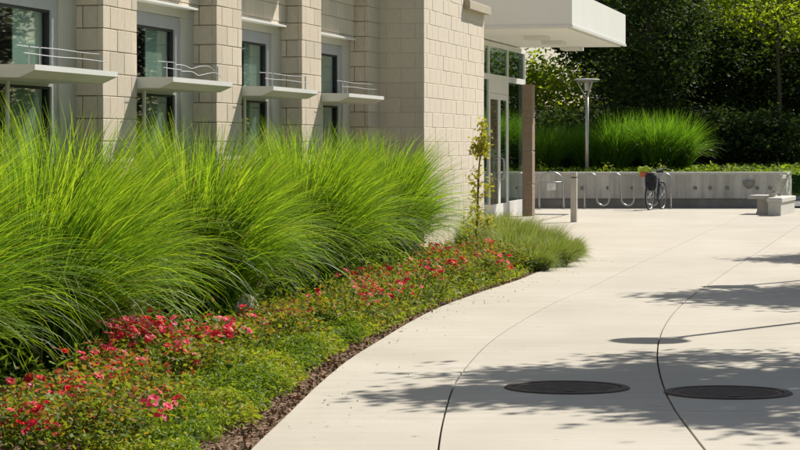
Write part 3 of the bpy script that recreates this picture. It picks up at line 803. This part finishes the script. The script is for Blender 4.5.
# low fountain grass mounds at the tip of the bed
FM = [(1.92, 31.5, .30), (1.62, 32.9, .36), (2.16, 33.0, .26), (1.55, 34.8, .42), (2.06, 35.2, .33), (1.35, 36.6, .42), (1.80, 37.9, .36), (1.12, 35.4, .40), (1.45, 39.6, .36), (1.40, 31.3, .32), (2.28, 34.0, .20), (1.62, 30.5, .24)]
for i, (X, Y, h) in enumerate(FM):
    t = empty('fountain_grass', (X, Y, .0)); tag(t, 'low fine green fountain grass mound at the bed tip, %s in depth from the camera' % ordn[i], 'ornamental grass', 'fountain grass mounds at the bed tip')
    V, Q, T = blades(2800, .26, (h * .95, h * 1.75), (.10, .85), (.6, 2.2), .0065, 6, (.12, -.05), 700 + i)
    link('blades', fast_mesh('blades', V, Q, M['mound'], T, True), t)

def leaves(C, size, r, asp=.55, up=.35, tl=.5, ts=.2, shade=None):
    """a diamond leaf at each centre"""
    n = len(C)
    d = r.normal(0, 1, (n, 3)); d[:, 2] *= .6; d /= np.linalg.norm(d, axis=1)[:, None]
    nr = r.normal(0, 1, (n, 3)); nr[:, 2] = np.abs(nr[:, 2]) + up; s = np.cross(d, nr); s /= np.linalg.norm(s, axis=1)[:, None] + 1e-9
    l = size * r.uniform(.6, 1.3, n); w = l * asp
    V = np.stack([C - d * l[:, None] / 2, C + s * w[:, None] / 2 - d * (l * .08)[:, None], C + d * l[:, None] / 2, C - s * w[:, None] / 2 - d * (l * .08)[:, None]], 1).reshape(-1, 3)
    Q = np.arange(4 * n).reshape(-1, 4)
    T = np.clip(r.normal(tl, ts, n), 0, 1)
    return V, Q, T

# roses
def rose(loc, rx, ry, h, nl, nf, seed, label, pink):
    r = np.random.default_rng(seed)
    t = empty('rose_bush', loc); tag(t, label, 'rose bush', 'red rose bushes in the bed')
    # canes
    cn = MB(); tips = []
    for k in range(9):
        a = r.uniform(0, 6.28); q = r.uniform(.3, 1)
        tip = Vector((rx * q * math.cos(a), ry * q * math.sin(a), h * r.uniform(.75, 1.1) * (1.1 - .4 * q)))
        cn.tube([(0, 0, 0), tip * .5 + Vector((0, 0, h * .15)), tip], [.006, .005, .003], 5); tips.append(tip)
    cn.build('canes', M['stem'], t)
    ncl = 26
    a = r.uniform(0, 6.28, ncl); q = np.sqrt(r.uniform(0, 1, ncl))
    cc = np.stack([rx * q * np.cos(a), ry * q * np.sin(a), h * (1 - .55 * q ** 2) * r.uniform(.45, 1.0, ncl)], 1)
    C = np.repeat(cc, nl // ncl, 0) + r.normal(0, 1, (nl // ncl * ncl, 3)) * np.array([.07, .07, .06]); C[:, 2] = np.maximum(C[:, 2], .02)
    V, Q, T = leaves(C, .038, r, .6, .6)
    T = np.clip(T * .5 + np.repeat(r.normal(.02, .13, ncl), nl // ncl) + np.where(r.uniform(0, 1, len(T)) < .16, .42, 0) + .35 * np.clip(C[:, 2] / h - .55, 0, 1), 0, 1)
    link('foliage', fast_mesh('foliage', V, Q, M['rose_leaf'], T), t)
    # blossoms: cupped rosettes of petals grouped in trusses
    ntr = max(2, nf // 9); ia = r.uniform(0, 6.28, ntr); iq = np.sqrt(r.uniform(0, 1, ntr))
    tr = np.stack([rx * iq * np.cos(ia), ry * iq * np.sin(ia), h * (1.05 - .45 * iq ** 2)], 1)
    Vs = []; Ts = []
    for k in range(nf):
        c = tr[k % ntr] + r.normal(0, 1, 3) * np.array([.065, .065, .035]); R_ = r.uniform(.022, .036)
        ax = np.array([r.normal(0, .5), r.normal(-.4, .5), 1.0]); ax /= np.linalg.norm(ax)
        e1 = np.cross(ax, [1, .2, 0]); e1 /= np.linalg.norm(e1); e2 = np.cross(ax, e1)
        tv = np.clip(r.normal(.35 + .4 * pink, .2), 0, 1)
        for ring, (rr, lift, np_) in enumerate(((R_, .15, 6), (R_ * .65, .5, 5))):
            for p_ in range(np_):
                w = 2 * math.pi * (p_ + .5 * ring) / np_ + r.normal(0, .12)
                dr = e1 * math.cos(w) + e2 * math.sin(w); sd = -e1 * math.sin(w) + e2 * math.cos(w)
                b0 = c + ax * .004; mid = c + dr * rr * .6 + ax * rr * lift * .5; tip = c + dr * rr + ax * rr * lift
                Vs += [b0, mid + sd * rr * .5, tip, mid - sd * rr * .5]; Ts.append(np.clip(tv + r.normal(0, .08), 0, 1))
    V = np.array(Vs); Q = np.arange(len(V)).reshape(-1, 4)
    link('blossoms', fast_mesh('blossoms', V, Q, M['petal'], np.array(Ts)), t)

idx = 0
near_spots = [(12.2, .80, .24, 14, .2), (12.3, 1.20, .24, 24, .3), (13.0, .76, .24, 14, .2), (13.3, 1.12, .25, 30, .2), (14.2, .84, .24, 12, .3), (14.6, 1.18, .25, 34, .3), (15.7, .86, .25, 16, .4), (16.2, 1.20, .33, 130, .75), (16.9, .90, .29, 34, .6), (17.9, .90, .24, 14, .3), (18.6, .64, .22, 12, .3), (19.3, .82, .24, 20, .25), (20.2, .68, .22, 8, .2)]
for Y, d, h, nf, pk in near_spots:
    rose((EDGE(Y) - d, Y, .04), .33, .48, h, 2100, int(nf * 1.6), 900 + idx, 'low rose bush with coral red blooms behind the ground cover, %s from the camera' % ordn[idx], pk); idx += 1
far_spots = [(20.6, .36, .30, 9, .1), (21.6, .52, .40, 24, .2), (22.5, .34, .34, 22, .2), (23.4, .62, .42, 22, .3), (24.3, .36, .36, 20, .35), (25.3, .66, .44, 24, .4), (26.2, .38, .36, 18, .35), (27.2, .70, .44, 20, .45), (28.1, .40, .34, 16, .2), (29.1, .70, .40, 14, .2), (30.0, .42, .32, 14, .1), (30.6, .85, .38, 10, .1), (28.3, 1.05, .36, 8, .1), (31.0, 1.3, .30, 6, .1)]
for j, (Y, d, h, nf, pk) in enumerate(far_spots):
    h *= .88
    rose((EDGE(Y) - d, Y, .02), .34, .60, h, 2000, int(nf * 1.5), 950 + j, 'rose bush with scattered red blooms at the curved path edge, %s past the ground cover' % ordn[j], pk)

# ground cover between roses and path
r = np.random.default_rng(41); nC = 34000
Y = r.uniform(11.8, 20.4, nC * 2); e = np.array([EDGE(y) for y in Y])
d = r.uniform(.10, .76, nC * 2)
inner = .10 + .05 * np.sin(Y * 3.1) + .04 * np.sin(Y * 7.7) + .045 * np.clip(15 - Y, 0, 2)
hh = .12 + .05 * np.sin(Y * 4.3 + d * 9) * np.cos(d * 14 + Y * 1.7) + .04 * np.sin(Y * 11 + d * 23)
keep = (d > inner) & (r.uniform(0, 1, nC * 2) < np.clip((d - inner) * 9, .15, 1))
Y, e, d, hh = Y[keep], e[keep], d[keep], hh[keep]
hz = np.clip(np.minimum(hh, (d - inner[keep]) * .9 + .03), .03, .25) * r.uniform(.35, 1.05, len(Y)) + .0
C = np.stack([e - d, Y, hz], 1)
V, Q, T = leaves(C, .042, r, .32, .4, .42, .2)
T = np.clip(T + .18 * np.sin(C[:, 1] * 2.3 + C[:, 0] * 5), 0, 1)
o = link('ground_cover', fast_mesh('ground_cover', V, Q, M['cover'], T)); tag(o, 'fine yellow-green ground cover mat along the near path edge', 'ground cover', kind='stuff')
# low edge greenery beyond: small yellow-green leaves under the far roses and round the bed tip
nC = 16000; Y = r.uniform(20, 33.0, nC); e = np.array([EDGE(y) for y in Y]); d = r.uniform(.06, 1.3, nC)
C = np.stack([e - d, Y, r.uniform(.02, .16, nC) * np.clip(d * 4, .3, 1)], 1)
V, Q, T = leaves(C, .05, r, .45, .5, .5, .2)
o = link('ground_cover', fast_mesh('ground_cover', V, Q, M['cover'], T)); tag(o, 'low leafy greenery under the far roses by the curved edge', 'ground cover', kind='stuff')
# undergrowth below the tall grass
nC = 15000; Y = r.uniform(12, 29.8, nC); X = -6.25 + .2083 * Y + r.normal(.15, .55, nC)
C = np.stack([X, Y, .05 + r.uniform(0, 1, nC) ** 1.5 * .34], 1)
V, Q, T = leaves(C, .09, r, .16, -.2, .15, .12)  # darkest leaf tints paint the shade at the foot of the grass
o = link('ground_cover', fast_mesh('ground_cover', V, Q, M['cover'], T)); tag(o, 'sparse leafy undergrowth at the feet of the tall grasses', 'ground cover', kind='stuff')
# bark chips
nC = 9000; Y = r.uniform(11.5, 32.5, nC); e = np.array([EDGE(y) for y in Y]); d = np.abs(r.normal(0.02, .22, nC)) + .015
C = np.stack([e - d, Y, -.022 + .07 * np.clip(d, 0, 1) + r.uniform(0, .02, nC)], 1)
V, Q, T = leaves(C, .042, r, .5, 3.0)
o = link('bark_chips', fast_mesh('bark_chips', V, Q, M['chip'], T)); tag(o, 'brown bark chips along the edge of the planting bed', 'mulch', kind='stuff')

nC = 170; Y = r.uniform(13, 33, nC); e = np.array([EDGE(y) for y in Y]); d = np.abs(r.normal(0, .28, nC))
C = np.stack([e + d, Y, np.full(nC, .006)], 1)
V, Q, T = leaves(C, .026, r, .55, 30.0); V[:, 2] = np.clip(V[:, 2], .003, .016)
o = link('fallen_leaves', fast_mesh('fallen_leaves', V, Q, M['chip'], T)); tag(o, 'small dry leaves and chips strewn on the walk beside the bed', 'leaf litter', kind='stuff')

# sapling by the end wall
t = empty('sapling', at(475, 33.0, 0)); tag(t, 'slender young staked tree with yellow-green leaves before the end wall', 'tree')
MB().tube([(0, 0, 0), (.03, 0, .6), (.05, .01, 1.2), (.11, 0, 1.9)], [.020, .016, .012, .005], 8).build('trunk', M['stem'], t, smooth=True)
r = np.random.default_rng(77); cs = []; lim = MB()
for k in range(30):
    z = r.uniform(.35, 1.88); a = r.uniform(0, 6.28); R_ = r.uniform(.05, .20) * (1.15 - .35 * z)
    c = np.array([.03 + .045 * z + R_ * math.cos(a) - .02, R_ * math.sin(a), z]); cs.append(c)
    lim.tube([(.02 + .04 * z, 0, z - .12), tuple(c)], .003, 4)
tw = lim.build('twigs', M['stem'], t); tw['kind'] = 'stuff'
C = np.concatenate([c + r.normal(0, 1, (34, 3)) * np.array([.04, .04, .06]) for c in cs])
V, Q, T = leaves(C, .065, r, .5, .3); link('crown', fast_mesh('crown', V, Q, M['sapling_leaf'], T), t)

# ------------------------------------------------------------------ trees
def broadleaf(loc, H, cz, R, RZ, ncl, nleaf, size, mat, seed, label, group, trunk_r=.12, clump=.55, hole=.0, name='broadleaf_tree', tl=.5):
    r = np.random.default_rng(seed)
    t = empty(name, loc); tag(t, label, 'tree', group)
    a = r.uniform(0, 2 * np.pi, ncl); u = r.uniform(-1, 1, ncl); q = r.uniform(.25, 1, ncl) ** .45
    s = np.sqrt(1 - u * u)
    cc = np.stack([R * q * s * np.cos(a), R * q * s * np.sin(a), cz + RZ * q * u], 1)
    cc += r.normal(0, .12 * R / 2, cc.shape)
    tb = MB(); tb.tube([(0, 0, -.1), (.05, .02, cz * .35), (-.03, .06, cz * .7), (0, 0, cz + RZ * .4)], [trunk_r * 1.25, trunk_r, trunk_r * .8, trunk_r * .3], 9)
    tb.build('trunk', M['bark'], t, smooth=True)
    lm = MB()
    for k in range(0, ncl, max(1, ncl // 26)):
        c = cc[k]; z0 = max(.35 * cz, min(c[2] - .25 * np.hypot(c[0], c[1]), cz + .2 * RZ))
        lm.tube([(0, 0, z0), (c[0] * .5, c[1] * .5, (z0 + c[2]) / 2 + .12), tuple(c)], [trunk_r * .38, trunk_r * .25, .012], 5)
    lm.build('limbs', M['bark'], t)
    per = nleaf // ncl
    sp = clump * r.uniform(.6, 1.25, ncl)
    C = np.repeat(cc, per, 0) + r.normal(0, .5, (per * ncl, 3)) * np.repeat(sp, per)[:, None] * np.array([1, 1, .6])
    V, Q, T = leaves(C, size, r, .6, .5, tl, .18)
    link('crown', fast_mesh('crown', V, Q, mat, T), t); return t

def conifer(loc, H, R, seed, label, n=20000, zlow=.06, mat=None):
    r = np.random.default_rng(seed)
    t = empty('conifer_tree', loc); tag(t, label, 'tree', 'dark conifers beyond the wall')
    MB().tube([(0, 0, -.2), (0, 0, H * .5), (0, 0, H)], [.24, .15, .02], 9).build('trunk', M['bark'], t, smooth=True)
    nb = 120; lm = MB(); Cs = []; per = n // nb
    for k in range(nb):
        f_ = zlow + (1 - zlow) * (k + .5) / nb; z = H * f_; a = r.uniform(0, 6.28); L = R * (1 - f_) ** .75 * r.uniform(.65, 1.15) + .25
        ex, ey = math.cos(a), math.sin(a); dr = .28 * L
        lm.tube([(0, 0, z), (ex * L * .5, ey * L * .5, z + .05 * L), (ex * L, ey * L, z - dr)], [.035, .022, .008], 4)
        s = r.uniform(.08, 1, per) ** .8
        side = r.normal(0, .17 * L + .05, per) * (1.1 - .6 * s)
        zz_ = z + .12 * L * s - (dr + .12 * L) * s * s - np.abs(r.normal(0, .14 * L + .06, per))
        Cs.append(np.stack([ex * L * s - ey * side, ey * L * s + ex * side, zz_], 1))
    lm.build('branches', M['bark'], t)
    C = np.concatenate(Cs); V, Q, T = leaves(C, .34, r, .26, .2, .45, .2)
    link('crown', fast_mesh('crown', V, Q, mat or M['needle'], T), t)
    return t

# plaza trees to the right of the view; their shadows cross the walk
HC = 4.6; k = HC / math.tan(SUN_EL)
for i, (X, Y, R, RZ, nl) in enumerate(((2.75, 15.75, 2.35, 1.0, 24000), (4.85, 25.3, 2.05, .9, 19000), (6.7, 33.6, 1.7, .8, 12000))):
    broadleaf((X + k * SUN_AZ[0], Y + k * SUN_AZ[1], 0), 6, HC, R, RZ, 80, nl, .14, M['leaf'], 60 + i, 'plaza tree off to the right casting the %s leafy shadow on the walk' % ['nearest', 'middle', 'farthest'][i], 'trees along the right of the walk', .09, .55)
# bright leafy tree at the upper right, beyond the wall
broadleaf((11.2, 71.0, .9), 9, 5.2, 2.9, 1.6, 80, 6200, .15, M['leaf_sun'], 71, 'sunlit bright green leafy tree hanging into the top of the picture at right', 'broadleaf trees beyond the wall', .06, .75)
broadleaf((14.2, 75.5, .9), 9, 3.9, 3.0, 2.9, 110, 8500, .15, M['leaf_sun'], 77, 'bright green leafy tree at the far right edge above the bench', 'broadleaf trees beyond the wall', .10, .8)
broadleaf((6.9, 66.4, .9), 7, 4.2, 1.45, 2.7, 100, 13000, .14, M['leaf_far'], 76, 'dark round-headed tree added to shade the grass clumps right of the lamp', 'broadleaf trees beyond the wall', .09, .8)  # added tree, set where its crown shades the left far clumps
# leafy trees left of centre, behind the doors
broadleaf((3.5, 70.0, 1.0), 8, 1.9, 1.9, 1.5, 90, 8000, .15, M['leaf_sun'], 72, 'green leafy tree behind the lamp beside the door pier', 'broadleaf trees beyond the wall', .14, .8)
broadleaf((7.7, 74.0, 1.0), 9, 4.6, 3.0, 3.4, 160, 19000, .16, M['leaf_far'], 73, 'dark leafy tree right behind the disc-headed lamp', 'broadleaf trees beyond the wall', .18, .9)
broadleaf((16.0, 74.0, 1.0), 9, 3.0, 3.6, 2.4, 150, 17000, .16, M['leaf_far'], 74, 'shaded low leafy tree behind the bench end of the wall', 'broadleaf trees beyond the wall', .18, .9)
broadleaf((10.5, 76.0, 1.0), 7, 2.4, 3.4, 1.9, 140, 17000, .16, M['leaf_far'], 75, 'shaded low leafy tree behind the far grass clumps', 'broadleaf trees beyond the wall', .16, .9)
cf = [(8.6, 78, 11, 3.4), (11.8, 80, 11.5, 3.8), (15.0, 81, 10.5, 3.8), (18.2, 83, 11, 4.2), (8.4, 93, 12, 2.8), (21.8, 85, 11, 4.4), (10.2, 88, 12.5, 4.2), (14.2, 89, 12.5, 4.6), (19.5, 92, 12, 4.6)]
names = ['dark conifer right of the lamp head', 'tall dark conifer above the far grass clumps', 'dark conifer above the bench end of the wall', 'dark conifer behind the bright leaves at right', 'rear dark conifer left of the others beside the canopy', 'dark conifer beyond the right edge of the wall', 'rear dark conifer in the gap left of centre', 'rear dark conifer in the gap above the bicycle', 'rear dark conifer in the gap at the right']
for i, (c, lb) in enumerate(zip(cf, names)):
    conifer((c[0], c[1], 1.0), c[2], c[3], 80 + i, lb, 13500)
# woodland to the right, mirrored in the windows
proto = conifer((24, 82, .6), 14, 4.4, 120, 'dark conifer of the wood right of the picture, nearest the wall', 15000, .02)
wood = [(27.5, 80), (31, 78), (34.5, 75), (38, 71.5), (41, 67.5), (44, 63), (47, 58), (26, 90), (30, 88), (34, 86), (38.5, 83), (43, 78), (47, 72), (51, 65)]
for i, (X, Y) in enumerate(wood):
    c = copy_tree(proto); c.location = (X, Y, .4); c.rotation_euler.z = i * 1.7; c.scale = (1, 1, .9 + .08 * (i % 4))
    c['label'] = 'dark conifer of the wood right of the picture, %s in the %s row' % (ordn[i % 7], 'front' if i < 7 else 'back')

# low shrubs along the foot of the trees and bits of weed along the wall top
r = np.random.default_rng(5)
SH = [(534, 66.5), (560, 67), (588, 67.5), (616, 66.8), (645, 67.4), (674, 67), (703, 66.6), (730, 67.2), (757, 66.8), (783, 67.3)]
for i, (px, Y) in enumerate(SH):
    broadleaf(at(px, Y, .9), 2, .85, 1.05, .75, 46, 3600, .13, M['leaf_far'], 150 + i, 'dark shrub at the foot of the trees behind the wall, %s from the door pier' % ordn[i], 'dark shrubs behind the wall', .03, .5, name='shrub')
for i, px in enumerate((541, 607, 660, 712, 731)):
    Y = 60.75; t = empty('weed', at(px, Y, .80)); tag(t, 'small leafy weed on top of the concrete wall, %s from the door pier' % ordn[i], 'plant', 'weeds along the wall top')
    C = r.normal(0, 1, (90, 3)) * np.array([.09, .06, .09]) + np.array([0, 0, .16]); C[:, 2] = np.maximum(C[:, 2], .02)
    V, Q, T = leaves(C, .06, r, .5); link('leaves', fast_mesh('leaves', V, Q, M['cover'], T), t)
    MB().tube([(0, 0, 0), (.02, 0, .22)], .006, 5).build('stem', M['stem'], t)
nC = 9000
C = np.stack([r.uniform(-2, 11.2, nC), 60.45 + r.uniform(0, 1, nC) ** 1.5 * 6.5, np.zeros(nC)], 1); C[:, 2] = .82 + r.uniform(0, .16, nC) * np.clip((C[:, 1] - 60.3) * 2, .2, 1) + (C[:, 1] - 60.4) * .02
V, Q, T = leaves(C, .11, r, .5, .5, .4, .2)
o = link('ivy', fast_mesh('ivy', V, Q, M['leaf'], T)); tag(o, 'low green ivy covering the bank behind the concrete wall', 'ground cover', kind='stuff')
# lawn blades on the slope at the right edge
n = 9000
X = r.uniform(10.8, 16, n); Yb = r.uniform(66.7, 82, n); Z = .10 + (Yb - 66.6) * .094
C = np.stack([X, Yb, Z + .03], 1); V, Q, T = leaves(C, .10, r, .25, 0.1)
o = link('lawn_grass', fast_mesh('lawn_grass', V, Q, M['lawn'], T)); tag(o, 'bright green lawn on the slope right of the wall', 'grass', kind='stuff')
